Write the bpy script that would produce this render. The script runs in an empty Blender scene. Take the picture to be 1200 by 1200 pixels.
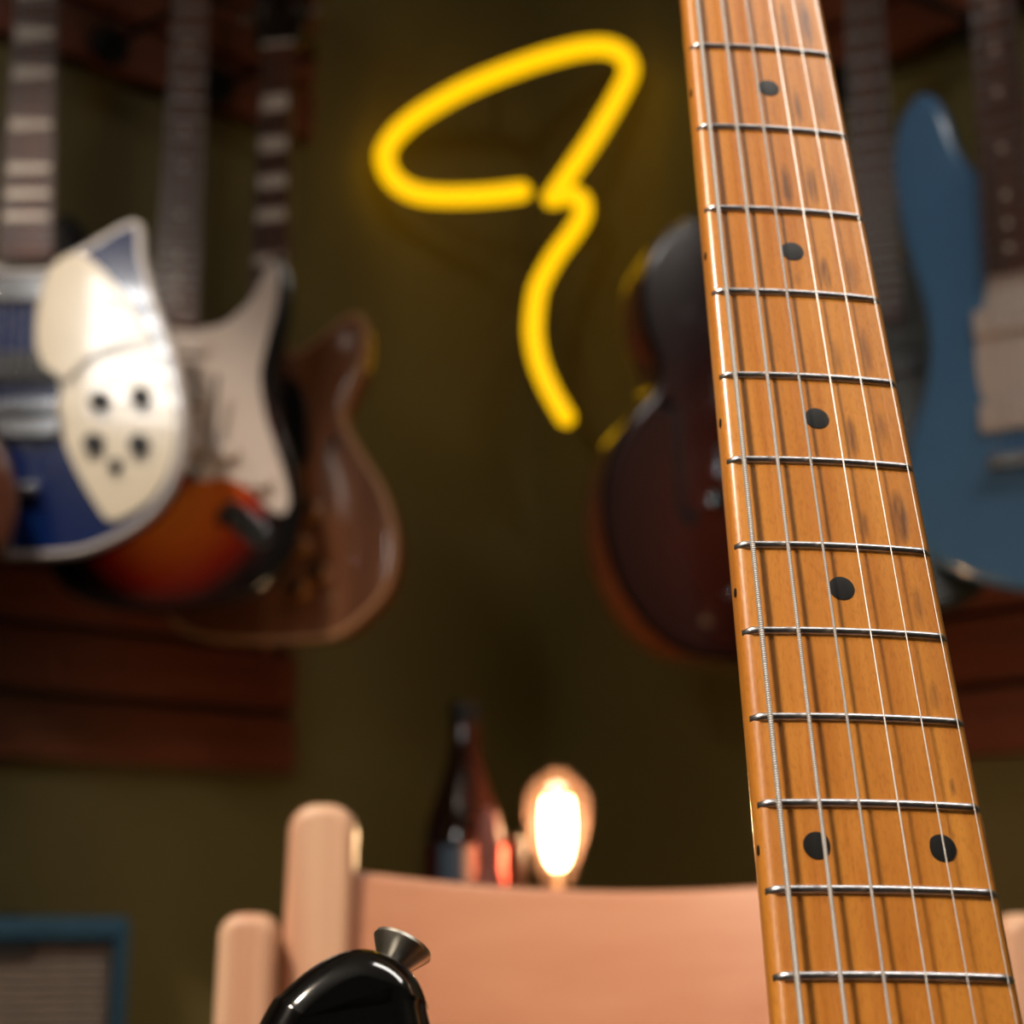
import bpy, math, random
from mathutils import Vector, Matrix
random.seed(4)
scene = bpy.context.scene
COL = scene.collection
# ------------------------------------------------------------------ camera, world, light, exposure
CAM_H = 0.86
FPX = 1950.0                       # focal length in pixels of the 1200 frame
PITCH = math.atan(460.0 / FPX)     # horizon lies at row 1060
cd = bpy.data.cameras.new('camera')
cam = bpy.data.objects.new('camera', cd); COL.objects.link(cam)
cam.location = (0, 0, CAM_H); cam.rotation_euler = (math.pi / 2 + PITCH, 0, 0)
cd.sensor_width = 36; cd.sensor_fit = 'HORIZONTAL'; cd.lens = FPX / 1200 * 36
cd.clip_start = 0.02; cd.clip_end = 50
cd.dof.use_dof = True; cd.dof.focus_distance = 0.385; cd.dof.aperture_fstop = cd.lens / 5.2
scene.camera = cam
scene.view_settings.view_transform = 'Standard'; scene.view_settings.look = 'None'
scene.view_settings.gamma = 1.0; scene.view_settings.use_curve_mapping = False
scene.view_settings.exposure = 0.0
w = bpy.data.worlds.new('world'); scene.world = w; w.use_nodes = True
w.node_tree.nodes['Background'].inputs[0].default_value = (0.75, 0.87, 1.0, 1)
w.node_tree.nodes['Background'].inputs[1].default_value = 1.0

D1 = Vector((0.755, 0.656, 0)).normalized()     # left wall runs this way into the corner
D2 = Vector((D1.y, -D1.x, 0))                   # right wall runs this way out of the corner
N1 = Vector((D1.y, -D1.x, 0))                   # left wall faces
N2 = -D1                                        # right wall faces
CORNER = Vector((0.04, 2.66, 0))
ROOM = 3.4; ROOM_H = 2.75
WIN_C = CORNER - D1 * ROOM + D2 * 2.14          # window centre on the back left wall (foot point)
WIN_W, WIN_Z0, WIN_Z1 = 0.62, 1.70, 2.20
def area(name, loc, target, sx, sy, power, col):
    l = bpy.data.lights.new(name, 'AREA'); l.shape = 'RECTANGLE'; l.size = sx; l.size_y = sy
    l.energy = power; l.color = col
    o = bpy.data.objects.new(name, l); COL.objects.link(o); o.location = loc
    o.rotation_euler = (Vector(target) - Vector(loc)).to_track_quat('-Z', 'Z').to_euler()
    return o
wc = WIN_C - D1 * 0.22 + Vector((0, 0, (WIN_Z0 + WIN_Z1) / 2))
area('window_daylight', wc, wc + D1, 0.66, 0.56, 36, (1.0, 0.97, 0.93))
area('fret_fill_light', (1.0, 0.25, 2.715), (1.0, 0.25, 0), 1.16, 0.36, 17, (1.0, 0.94, 0.86))  # added fill light, gives the frets something bright to reflect
# warm ceiling spotlight over the shop floor
sp = bpy.data.lights.new('ceiling_spot_light', 'SPOT'); sp.energy = 225; sp.color = (1.0, 0.85, 0.68)
sp.spot_size = math.radians(38); sp.spot_blend = 0.6; sp.shadow_soft_size = 0.13
spo = bpy.data.objects.new('ceiling_spot_light', sp); COL.objects.link(spo); spo.location = (-0.95, -0.35, 2.52)
spo.rotation_euler = (Vector((0.10, 0.62, 0.92)) - spo.location).to_track_quat('-Z', 'Y').to_euler()

# added fill spot that brightens the hanging blue guitar
s2 = bpy.data.lights.new('guitar_fill_light', 'SPOT'); s2.energy = 115; s2.color = (1.0, 0.88, 0.74)
s2.spot_size = math.radians(21); s2.spot_blend = 0.8; s2.shadow_soft_size = 0.05
s2o = bpy.data.objects.new('guitar_fill_light', s2); COL.objects.link(s2o); s2o.location = (-0.75, 0.45, 2.52)
S2T = Vector((-0.49, 1.80, 1.36))
s2o.rotation_euler = (S2T - s2o.location).to_track_quat('-Z', 'Y').to_euler()

# ------------------------------------------------------------------ helpers
def lin(c): return tuple((v / 255 / 12.92 if v / 255 <= 0.04045 else ((v / 255 + 0.055) / 1.055) ** 2.4) for v in c)
def hexc(*c): return lin(c) + (1.0,)
def ray(px, py):
    x = (px - 600) / FPX; y = -(py - 600) / FPX
    return Vector((x, math.cos(PITCH) - y * math.sin(PITCH), math.sin(PITCH) + y * math.cos(PITCH)))
CAMP = Vector((0, 0, CAM_H))
def at_depth(px, py, d): return CAMP + ray(px, py) * d           # d along the optical axis
def at_y(px, py, Y): r = ray(px, py); return CAMP + r * (Y / r.y)
def on_plane(px, py, p, n):
    r = ray(px, py); return CAMP + r * ((p - CAMP).dot(n) / r.dot(n))

MATS = {}
def nodes_mat(name):
    m = bpy.data.materials.new(name); m.use_nodes = True
    return m, m.node_tree.nodes, m.node_tree.links, m.node_tree.nodes['Principled BSDF']
def mat(name, col, rough=0.5, metal=0.0, coat=0.0, noise=0.0, nscale=20.0, bump=0.0, bscale=200.0, spec=None, stretch=(1, 1, 1)):
    if name in MATS: return MATS[name]
    m, N, L, B = nodes_mat(name)
    B.inputs['Roughness'].default_value = rough; B.inputs['Metallic'].default_value = metal
    B.inputs['Coat Weight'].default_value = coat; B.inputs['Coat Roughness'].default_value = 0.04
    if spec is not None: B.inputs['Specular IOR Level'].default_value = spec
    B.inputs['Base Color'].default_value = tuple(col)
    tc = N.new('ShaderNodeTexCoord')
    mp = N.new('ShaderNodeMapping'); mp.inputs['Scale'].default_value = stretch
    L.new(tc.outputs['Object'], mp.inputs['Vector'])
    nz = N.new('ShaderNodeTexNoise'); nz.inputs['Scale'].default_value = nscale; nz.inputs['Detail'].default_value = 5
    L.new(mp.outputs[0], nz.inputs['Vector'])
    rp = N.new('ShaderNodeValToRGB')
    k = max(noise, 0.02)
    rp.color_ramp.elements[0].position = 0.3; rp.color_ramp.elements[1].position = 0.7
    rp.color_ramp.elements[0].color = tuple(v * (1 - k) for v in col[:3]) + (1,)
    rp.color_ramp.elements[1].color = tuple(min(1, v * (1 + k)) for v in col[:3]) + (1,)
    L.new(nz.outputs['Fac'], rp.inputs[0]); L.new(rp.outputs[0], B.inputs['Base Color'])
    if bump > 0:
        n2 = N.new('ShaderNodeTexNoise'); n2.inputs['Scale'].default_value = bscale; n2.inputs['Detail'].default_value = 3
        L.new(mp.outputs[0], n2.inputs['Vector'])
        bp = N.new('ShaderNodeBump'); bp.inputs['Strength'].default_value = bump; bp.inputs['Distance'].default_value = 0.002
        L.new(n2.outputs['Fac'], bp.inputs['Height']); L.new(bp.outputs[0], B.inputs['Normal'])
    MATS[name] = m; return m
def wood(name, c0, c1, axis=2, scale=40, rough=0.4, coat=0.0, warp=0.35, elong=0.06):
    if name in MATS: return MATS[name]
    m, N, L, B = nodes_mat(name)
    tc = N.new('ShaderNodeTexCoord'); mp = N.new('ShaderNodeMapping')
    s = [1, 1, 1]; s[axis] = elong; mp.inputs['Scale'].default_value = s
    L.new(tc.outputs['Object'], mp.inputs['Vector'])
    nz = N.new('ShaderNodeTexNoise'); nz.inputs['Scale'].default_value = scale; nz.inputs['Detail'].default_value = 8
    nz.inputs['Roughness'].default_value = 0.62; nz.inputs['Distortion'].default_value = warp
    L.new(mp.outputs[0], nz.inputs['Vector'])
    rp = N.new('ShaderNodeValToRGB'); rp.color_ramp.elements[0].position = 0.32; rp.color_ramp.elements[1].position = 0.68
    rp.color_ramp.elements[0].color = tuple(c0) ; rp.color_ramp.elements[1].color = tuple(c1)
    L.new(nz.outputs['Fac'], rp.inputs[0]); L.new(rp.outputs[0], B.inputs['Base Color'])
    B.inputs['Roughness'].default_value = rough; B.inputs['Coat Weight'].default_value = coat
    B.inputs['Coat Roughness'].default_value = 0.08
    bp = N.new('ShaderNodeBump'); bp.inputs['Strength'].default_value = 0.08; bp.inputs['Distance'].default_value = 0.001
    L.new(nz.outputs['Fac'], bp.inputs['Height']); L.new(bp.outputs[0], B.inputs['Normal'])
    MATS[name] = m; return m
def emit(name, col, strength, nscale=30):
    m, N, L, B = nodes_mat(name)
    B.inputs['Base Color'].default_value = (0.02, 0.02, 0.01, 1); B.inputs['Roughness'].default_value = 0.4
    B.inputs['Emission Color'].default_value = tuple(col); B.inputs['Emission Strength'].default_value = strength
    MATS[name] = m; return m

class MB:
    def __init__(s): s.v = []; s.f = []
    def add(s, vs, fs):
        o = len(s.v); s.v += [tuple(p) for p in vs]; s.f += [tuple(i + o for i in f) for f in fs]; return s
    def box(s, a, b, bev=0.0):
        x0, y0, z0 = a; x1, y1, z1 = b
        if bev <= 0:
            s.add([(x0,y0,z0),(x1,y0,z0),(x1,y1,z0),(x0,y1,z0),(x0,y0,z1),(x1,y0,z1),(x1,y1,z1),(x0,y1,z1)],
                  [(0,3,2,1),(4,5,6,7),(0,1,5,4),(1,2,6,5),(2,3,7,6),(3,0,4,7)]); return s
        r = bev
        out = []
        for cx, cz, a0 in ((x1-r,z1-r,0),(x0+r,z1-r,90),(x0+r,z0+r,180),(x1-r,z0+r,270)):
            for k in range(5):
                t = math.radians(a0 + k * 22.5); out.append((cx + r*math.cos(t), cz + r*math.sin(t)))
        return s.prism(out, y0, y1, min(r, abs(y1-y0)*0.45), dense=False)
    def prism(s, outline, y0, y1, r=0.0, dense=True, nb=4, hole=False):
        """outline in (x,z); extruded from y0 (front) to y1 (back) with edges rounded by r"""
        P = catmull(outline) if dense else [Vector((p[0], p[1])) for p in outline]
        A = sum(P[i].x*P[(i+1)%len(P)].y - P[(i+1)%len(P)].x*P[i].y for i in range(len(P)))
        if A < 0: P = P[::-1]
        n = len(P)
        Nn = []
        for i in range(n):
            t = P[(i+1)%n] - P[i-1]; l = t.length or 1
            Nn.append(Vector((t.y/l, -t.x/l)))
        if dense:
            for _ in range(3): Nn = [(Nn[i-1] + Nn[i]*2 + Nn[(i+1)%n]).normalized() for i in range(n)]
        rings = []
        if r > 0:
            for k in range(nb+1):
                th = math.pi/2*k/nb; rings.append((r*(1-math.sin(th)), y0 + r*(1-math.cos(th))))
            for k in range(nb+1):
                th = math.pi/2*(1-k/nb); rings.append((r*(1-math.sin(th)), y1 - r*(1-math.cos(th))))
        else: rings = [(0, y0), (0, y1)]
        if r > 0: rings = [(r*1.06, y0)] + rings + [(r*1.06, y1)]
        vs = []; fs = []
        for ins, y in rings:
            for i in range(n):
                p = P[i] - Nn[i]*ins; vs.append((p.x, y, p.y))
        for k in range(len(rings)-1):
            for i in range(n):
                j = (i+1)%n; fs.append((k*n+i, k*n+j, (k+1)*n+j, (k+1)*n+i))
        fs.append(tuple(range(n-1, -1, -1))[::-1]); last = (len(rings)-1)*n
        fs.append(tuple(last+i for i in range(n-1, -1, -1)))
        return s.add(vs, fs)
    def tube(s, path, r, seg=8, caps=True, radii=None):
        path = [Vector(p) for p in path]; n = len(path); vs = []; fs = []
        up = Vector((0.13, 0.31, 0.94)); prev = None
        for i, p in enumerate(path):
            t = (path[min(i+1, n-1)] - path[max(i-1, 0)]).normalized()
            if prev is None:
                a = t.cross(up if abs(t.dot(up)) < 0.95 else Vector((1, 0, 0))).normalized()
            else:
                a = (prev - t*prev.dot(t)).normalized()
            prev = a; b = t.cross(a); rr = radii[i] if radii else r
            for k in range(seg):
                th = 2*math.pi*k/seg; vs.append(p + a*(rr*math.cos(th)) + b*(rr*math.sin(th)))
        for i in range(n-1):
            for k in range(seg):
                j = (k+1)%seg; fs.append((i*seg+k, i*seg+j, (i+1)*seg+j, (i+1)*seg+k))
        if caps:
            fs.append(tuple(range(seg-1, -1, -1))); fs.append(tuple((n-1)*seg+k for k in range(seg)))
        return s.add(vs, fs)
    def ctube(s, path, r, seg=12):
        """tube with rounded ends"""
        path = [Vector(p) for p in path]
        d0 = (path[0]-path[1]).normalized(); d1 = (path[-1]-path[-2]).normalized()
        pre = [(path[0]+d0*r*math.sin(t), r*math.cos(t)) for t in (1.45, 1.1, 0.7, 0.35)]
        post = [(path[-1]+d1*r*math.sin(t), r*math.cos(t)) for t in (0.35, 0.7, 1.1, 1.45)]
        pts = [p for p, _ in pre] + path + [p for p, _ in post]
        rad = [q for _, q in pre] + [r]*len(path) + [q for _, q in post]
        return s.tube(pts, r, seg, True, rad)
    def lathe(s, prof, c=(0, 0, 0), axis=(0, 0, 1), seg=24):
        """prof: list of (radius, height) along the axis"""
        ax = Vector(axis).normalized(); a = ax.orthogonal().normalized(); b = ax.cross(a); c = Vector(c)
        vs = []; fs = []; n = len(prof)
        for rr, h in prof:
            for k in range(seg):
                th = 2*math.pi*k/seg; vs.append(c + ax*h + a*(rr*math.cos(th)) + b*(rr*math.sin(th)))
        for i in range(n-1):
            for k in range(seg):
                j = (k+1)%seg; fs.append((i*seg+k, i*seg+j, (i+1)*seg+j, (i+1)*seg+k))
        fs.append(tuple(range(seg-1, -1, -1))); fs.append(tuple((n-1)*seg+k for k in range(seg)))
        return s.add(vs, fs)
    def mesh(s, name, m, smooth=35):
        me = bpy.data.meshes.new(name); me.from_pydata(s.v, [], s.f); me.validate(); me.update()
        if m: me.materials.append(m)
        if smooth:
            me.polygons.foreach_set('use_smooth', [True]*len(me.polygons))
            me.set_sharp_from_angle(angle=math.radians(smooth))
        return me
    def build(s, name, m, parent=None, smooth=35):
        return link(name, s.mesh(name, m, smooth), parent)
def link(name, me, parent=None):
    o = bpy.data.objects.new(name, me); COL.objects.link(o)
    if parent: o.parent = parent
    return o
def catmull(pts, k=6):
    P = [Vector((p[0], p[1])) for p in pts]; n = len(P); out = []
    for i in range(n):
        p0, p1, p2, p3 = P[i-1], P[i], P[(i+1)%n], P[(i+2)%n]
        for j in range(k):
            t = j/k
            out.append(0.5*((2*p1) + (p2-p0)*t + (2*p0-5*p1+4*p2-p3)*t*t + (3*p1-p0-3*p2+p3)*t*t*t))
    return out
def cat3(pts, k=8):
    P = [Vector(p) for p in pts]; n = len(P); out = []
    for i in range(n-1):
        p0, p1, p2, p3 = P[max(i-1, 0)], P[i], P[i+1], P[min(i+2, n-1)]
        for j in range(k):
            t = j/k
            out.append(0.5*((2*p1) + (p2-p0)*t + (2*p0-5*p1+4*p2-p3)*t*t + (3*p1-p0-3*p2+p3)*t*t*t))
    out.append(P[-1]); return out
def tag(o, label=None, cat=None, group=None, kind=None):
    if label: o['label'] = label
    if cat: o['category'] = cat
    if group: o['group'] = group
    if kind: o['kind'] = kind
    return o
def thing(name, label, cat, M=None, group=None):
    o = bpy.data.objects.new(name, None); COL.objects.link(o); o.empty_display_size = 0.05
    if M is not None: o.matrix_world = M
    return tag(o, label, cat, group)

# ------------------------------------------------------------------ materials
chrome = mat('chrome', hexc(205, 208, 214), 0.12, 1.0)
nickel = mat('nickel_fret', hexc(196, 196, 200), 0.32, 1.0, noise=0.08, nscale=900)
steel = mat('steel_string', hexc(225, 222, 220), 0.25, 1.0)
black_gloss = mat('black_lacquer', hexc(5, 5, 6), 0.12, 0, coat=1.0)
black_plastic = mat('black_plastic', hexc(18, 18, 20), 0.35)
black_metal = mat('black_metal', hexc(16, 16, 17), 0.4, 0.3)
cream = mat('cream_plastic', hexc(226, 212, 188), 0.14, 0, coat=0.6, noise=0.03)
offwhite = mat('aged_white_plastic', hexc(205, 190, 180), 0.2, 0, coat=0.4, noise=0.04)
rosewood = wood('rosewood', hexc(48, 24, 14), hexc(92, 46, 26), 2, 60, 0.35)
mahogany = wood('mahogany_neck', hexc(70, 32, 20), hexc(104, 52, 32), 2, 40, 0.3, 0.3)
maple_bg = wood('maple_neck_pale', hexc(170, 118, 62), hexc(200, 146, 84), 2, 40, 0.3, 0.3)
pearl = mat('pearl_inlay', hexc(205, 190, 176), 0.25, 0, coat=0.5, noise=0.1, nscale=80)
binding = mat('binding_white', hexc(205, 196, 190), 0.25, 0, coat=0.5)

# ------------------------------------------------------------------ the room
olive = mat('olive_wall_paint', hexc(104, 94, 50), 0.55, noise=0.08, nscale=3, bump=0.25, bscale=160)
plaster = mat('ceiling_paint', hexc(205, 200, 188), 0.8, noise=0.05, nscale=4)
def wall(name, a, b, inward, holes=None, m=olive, t=0.12):
    """wall from a to b (floor points), thick away from the room; optional window hole (s0,s1,z0,z1)"""
    a = Vector(a); b = Vector(b); d = (b-a).normalized(); Lg = (b-a).length; out = -Vector(inward)*t
    mb = MB()
    def seg(s0, s1, z0, z1):
        p = []
        for z in (z0, z1):
            for (s, o) in ((s0, 0), (s1, 0), (s1, 1), (s0, 1)):
                q = a + d*s + out*o; p.append((q.x, q.y, z))
        mb.add(p, [(0,3,2,1),(4,5,6,7),(0,1,5,4),(1,2,6,5),(2,3,7,6),(3,0,4,7)])
    if holes:
        s0, s1, z0, z1 = holes
        seg(-t, s0, 0, ROOM_H); seg(s1, Lg+t, 0, ROOM_H); seg(s0, s1, 0, z0); seg(s0, s1, z1, ROOM_H)
    else: seg(-t, Lg+t, 0, ROOM_H)
    return tag(mb.build(name, m, smooth=0), kind='structure')
PL = CORNER - D1*ROOM; PR = CORNER + D2*ROOM; PB = PL + D2*ROOM
tag(wall('wall_left', PL, CORNER, N1), 'olive green painted wall behind the row of guitars and rails')
tag(wall('wall_right', CORNER, PR, N2), 'olive green painted wall behind the blue guitar')
cream_wall = mat('cream_wall_paint', hexc(196, 186, 166), 0.7, noise=0.05, nscale=3)
wall('wall_back', PR, PB, -N1, m=mat('taupe_wall_paint', hexc(62, 56, 44), 0.7, noise=0.05, nscale=3))
wall('wall_back_left', PB, PL, -N2, m=cream_wall, holes=(ROOM-2.14-WIN_W/2, ROOM-2.14+WIN_W/2, WIN_Z0, WIN_Z1))
def slab(name, z0, z1, m):
    mb = MB(); e = 0.2
    q = [PL - D1*e - D2*e, CORNER + D1*e - D2*e, PR + D1*e + D2*e, PB - D1*e + D2*e]
    vs = [(p.x, p.y, z0) for p in q] + [(p.x, p.y, z1) for p in q]
    mb.add(vs, [(0,1,2,3),(7,6,5,4),(0,4,5,1),(1,5,6,2),(2,6,7,3),(3,7,4,0)])
    return tag(mb.build(name, m, smooth=0), kind='structure')
slab('floor', -0.1, 0.0, wood('floor_wood', hexc(60, 38, 24), hexc(92, 60, 38), 0, 12, 0.4))
slab('ceiling', ROOM_H, ROOM_H + 0.1, plaster)
# window with frame and blind on the back left wall
WM = Matrix.Translation(WIN_C) @ Matrix(((D2.x, D1.x, 0, 0), (D2.y, D1.y, 0, 0), (0, 0, 1, 0), (0, 0, 0, 1)))
win = tag(bpy.data.objects.new('window_1', None), 'bright window with white blind slats', None, None, 'structure'); COL.objects.link(win); win.matrix_world = WM
white_paint = mat('white_frame_paint', hexc(225, 222, 214), 0.4)
fr = MB(); hw = WIN_W/2; ft = 0.045
for (x0, x1, z0, z1) in ((-hw, -hw+ft, WIN_Z0, WIN_Z1), (hw-ft, hw, WIN_Z0, WIN_Z1), (-hw+ft, hw-ft, WIN_Z0, WIN_Z0+ft), (-hw+ft, hw-ft, WIN_Z1-ft, WIN_Z1)):
    fr.box((x0, -0.10, z0), (x1, -0.03, z1))
fr.build('window_frame', white_paint, win, 0)
sl = MB().box((-hw+0.05, -0.024, -0.0012), (hw-0.05, 0.024, 0.0012)).mesh('blind_slat', white_paint, 0)
z = WIN_Z0 + 0.07
while z < WIN_Z1 - 0.05:
    o = link('blind_slat', sl, win); o.location = (0, -0.0, z); o.rotation_euler = (math.radians(38), 0, 0); z += 0.072

# ------------------------------------------------------------------ wooden slat rails on both walls
rail_wood = wood('dark_red_stained_wood', hexc(88, 44, 27), hexc(122, 62, 40), 0, 30, 0.34, 0.15, elong=0.05)
def rail(label, origin, d, n, s0, s1, z0, count, bh=0.078, gap=0.010, depth=0.030):
    """boards stacked from z0 up, along direction d between s0 and s1 of the wall"""
    M = Matrix.Translation(origin + d*s0 + n*0.0 + Vector((0, 0, z0))) @ Matrix(((d.x, -n.x, 0, 0), (d.y, -n.y, 0, 0), (0, 0, 1, 0), (0, 0, 0, 1)))
    t = thing('slat_rail', label, 'rail', M)
    Lg = s1 - s0
    bm_ = MB().box((0, -depth, 0), (Lg, -0.011, bh), 0.004).mesh('board', rail_wood)
    for k in range(count):
        o = link('board', bm_, t); o.location = (0, 0, k*(bh+gap))
    MB().box((0.004, -0.0115, 0.004), (Lg-0.004, 0.001, count*(bh+gap)-gap-0.004)).build('dark_gap_sheet', black_metal, t, 0)  # dark sheet added behind the boards, standing in for shade in the gaps
    return t
ZL, ZU = CAM_H + 0.175, CAM_H + 1.128
LS = -0.475                      # the left rails end here, short of the corner
rail('dark red slat rail below the hanging blue guitar and sunburst guitar', CORNER, D1, N1, -2.6, LS, ZL, 3)
rail('dark red slat rail above the sunburst guitar, behind the necks', CORNER, D1, N1, -2.6, LS, ZU, 4)
rail('dark red slat rail below the hanging pale blue guitar', CORNER, D2, N2, 0.62, 2.9, ZL, 3)
rail('dark red slat rail above the pale blue guitar', CORNER, D2, N2, 0.62, 2.9, ZU, 4)

# ------------------------------------------------------------------ guitars on the walls
STRING_R = (0.00058, 0.00046, 0.00034, 0.00024, 0.0002, 0.00018)
class G:
    """one hanging guitar: local x right, y into the body, z up, origin on the face at the bridge"""
    def __init__(s, name, label, ref, depth, yaw, tilt, outline, thick, rnd, body_mat, scale_len, board_end,
                 neck_mat=mahogany, board_mat=None, inlay='dot', head='three', w_end=0.055, w_nut=0.043, board_y=-0.013, nfret=20, wallN=None, wallP=None):
        a = math.radians(yaw); tl = math.radians(tilt)
        u = Vector((math.cos(a), math.sin(a), 0)); w0 = Vector((-math.sin(a), math.cos(a), 0)); v0 = Vector((0, 0, 1))
        v = v0*math.cos(tl) - w0*math.sin(tl); wv = w0*math.cos(tl) + v0*math.sin(tl)
        s.P = at_depth(ref[0], ref[1], depth); s.u, s.v, s.w = u, v, wv
        pts = [s.px(*p) for p in outline]
        s.zmin = min(p[1] for p in pts)
        s.off = Vector((0, thick, s.zmin))
        org = s.P + u*s.off.x + wv*s.off.y + v*s.off.z
        M = Matrix.Translation(org) @ Matrix(((u.x, wv.x, v.x, 0), (u.y, wv.y, v.y, 0), (u.z, wv.z, v.z, 0), (0, 0, 0, 1)))
        s.t = thing(name, label, 'guitar', M); s.thick = thick; s.out = pts; s.body_mat = body_mat
        s.body = s.put(MB().prism(pts, 0, thick, rnd, nb=5), 'body', body_mat)
        s.neck(scale_len, board_end, neck_mat, board_mat or neck_mat, inlay, head, w_end, w_nut, board_y, nfret, thick)
        s.hanger(scale_len, wallN, wallP)
    def sides(s, m):
        """give the rim of the body its own finish"""
        me = s.body.data; me.materials.append(m)
        for p in me.polygons:
            if abs(p.normal.y) < 0.6: p.material_index = 1
    def px(s, x, y, dy=0.0):
        p = on_plane(x, y, s.P + s.w*dy, s.w); r = p - s.P
        return (r.dot(s.u), r.dot(s.v))
    def put(s, mb, name, m, parent=None, smooth=35):
        mb.v = [tuple(Vector(p) - s.off) for p in mb.v]
        return mb.build(name, m, parent or s.t, smooth)
    def plate(s, pts, name, m, t=0.003, r=0.0008, y=0.0, parent=None, dense=True):
        return s.put(MB().prism([s.px(*p) for p in pts], y - t, y, r, dense=dense, nb=2), name, m, parent)
    def neck(s, L, zend, nm, bm_, inlay, head, we, wn, by, nf, thick):
        mb = MB(); prof = []
        W = lambda z: we + (wn-we)*(z-zend)/(L-zend)
        rows = []
        for k in range(13):
            z = zend + (L-zend)*k/12; wd = W(z)/2
            row = []
            for j in range(13):
                th = math.pi*j/12; row.append((wd*math.cos(th), by + 0.006 + 0.017*math.sin(th), z))
            rows.append(row)
        vs = [p for r in rows for p in r]; fs = []
        for k in range(12):
            for j in range(12): fs.append((k*13+j, (k+1)*13+j, (k+1)*13+j+1, k*13+j+1))
            fs.append((k*13+12, (k+1)*13+12, (k+1)*13, k*13))
        fs.append(tuple(range(12, -1, -1))); fs.append(tuple(12*13+j for j in range(13)))
        nk = s.put(mb.add(vs, fs), 'neck', nm)
        bd = MB().prism([(-we/2, zend), (we/2, zend), (wn/2, L), (-wn/2, L)], by, by+0.0065, 0.0012, dense=False, nb=2)
        s.put(bd, 'fingerboard', bm_, nk)
        d = lambda n: L*2**(-n/12)
        fm = MB().box((-0.5, -0.0006, -0.001), (0.5, 0.0006, 0.001)).mesh('fret', chrome, 0)
        for n in range(1, nf+1):
            z = d(n)
            if z < zend + 0.003: continue
            o = link('fret', fm, nk); o.location = Vector((0, by-0.0005, z)) - s.off; o.scale = (W(z)*0.985, 1, 1)
        if inlay:
            for n in (3, 5, 7, 9, 12, 15, 17, 19):
                z = (d(n)+d(n-1))/2
                if z < zend + 0.006: continue
                q = MB(); hw_ = W(z)/2; hh = (d(n-1)-d(n))*0.36
                if inlay == 'dot': q.lathe([(0.0032, 0), (0.0032, 0.0006)], (0, by-0.0002, z), (0, 1, 0), 12)
                elif inlay == 'tri': q.prism([(-hw_*0.86, z-hh), (hw_*0.86, z-hh*0.5), (hw_*0.86, z+hh*0.5), (-hw_*0.86, z+hh)], by-0.0003, by+0.0005, dense=False)
                else: q.box((-hw_*0.8, by-0.0003, z-hh), (hw_*0.8, by+0.0005, z+hh))
                s.put(q, 'inlay', pearl, nk, 0)
        # head
        if head == 'three':
            ho = [(-wn/2, L), (wn/2, L), (0.036, L+0.03), (0.040, L+0.10), (0.034, L+0.165), (0.012, L+0.175), (0, L+0.165), (-0.012, L+0.175), (-0.034, L+0.165), (-0.040, L+0.10), (-0.036, L+0.03)]
            pegs = [(sx*0.026, L+zz) for sx in (-1, 1) for zz in (0.05, 0.09, 0.13)]
        else:
            ho = [(-wn/2, L), (wn/2, L), (0.030, L+0.02), (0.050, L+0.05), (0.030, L+0.075), (0.034, L+0.13), (0.046, L+0.17), (0.020, L+0.195), (-0.015, L+0.185), (-0.030, L+0.16), (-0.040, L+0.04), (-0.030, L+0.015)]
            pegs = [(-0.022+0.0015*k, L+0.03+0.025*k) for k in range(6)]
        hd = s.put(MB().prism(ho, by+0.004, by+0.019, 0.002, nb=2), 'headstock', nm if head != 'three' else black_gloss)
        for (x, z) in pegs:
            q = MB().lathe([(0.005, 0), (0.005, 0.004), (0.003, 0.005), (0.003, 0.014)], (x, by+0.005, z), (0, -1, 0), 10)
            sg = -1 if x < 0 else 1
            q.lathe([(0.0025, 0), (0.0025, 0.02), (0.008, 0.021), (0.008, 0.030), (0.004, 0.033)], (x, by+0.014, z), (sg, 0, 0), 10)
            s.put(q, 'tuner', chrome, hd)
        s.put(MB().box((-wn/2, by-0.003, L-0.002), (wn/2, by+0.002, L+0.003)), 'nut', pearl, nk, 0)
        for k in range(6):
            f_ = (k-2.5)/2.5
            q = MB().tube([(f_*0.026, -0.016, 0.0), (f_*wn*0.41, by-0.0028, L+0.002), (f_*0.02, by-0.002, L+0.06)], STRING_R[k], 5)
            s.put(q, 'string', steel)
        s.L, s.by, s.wn = L, by, wn
    def hanger(s, L, n, P):
        """a metal fork on an arm from the wall, gripping the neck below the headstock"""
        if n is None: return
        hw_ = s.P + s.v*(L+0.012) + s.w*(s.by+0.012)
        d = (hw_ - P).dot(n); base = hw_ - n*(d - 0.031)
        t = thing('guitar_hanger', None, 'hanger', Matrix.Translation(base))
        yk = s.w*0.050
        arm = [Vector(), (hw_ + yk) - base]
        MB().tube(arm, 0.006, 10).build('arm', black_metal, t)
        for sx in (-1, 1):
            p0 = hw_ + yk - base
            MB().ctube(cat3([p0, p0 + s.u*sx*0.032, p0 + s.u*sx*0.036 - s.w*0.025, hw_ - base + s.u*sx*0.033 - s.w*0.012]), 0.0055, 8).build('prong', black_plastic, t)
        nn = Vector(n)
        MB().lathe([(0.03, -0.002), (0.03, 0.006), (0.008, 0.009)], (0, 0, 0), nn, 16).build('mount_plate', black_metal, t)
        s.h = t
    def pickup(s, c, w_, h_, m, rim=None):
        x, z = c
        g = s.put(MB().box((x-w_/2, -0.008, z-h_/2), (x+w_/2, 0.0, z+h_/2), 0.003), 'pickup', m)
        for k in range(6):
            q = MB().lathe([(0.0022, 0), (0.0022, 0.001), (0.0012, 0.0016)], (x+(k-2.5)*0.0104, -0.0078, z), (0, -1, 0), 8); s.put(q, 'pole_piece', chrome, g)
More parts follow.
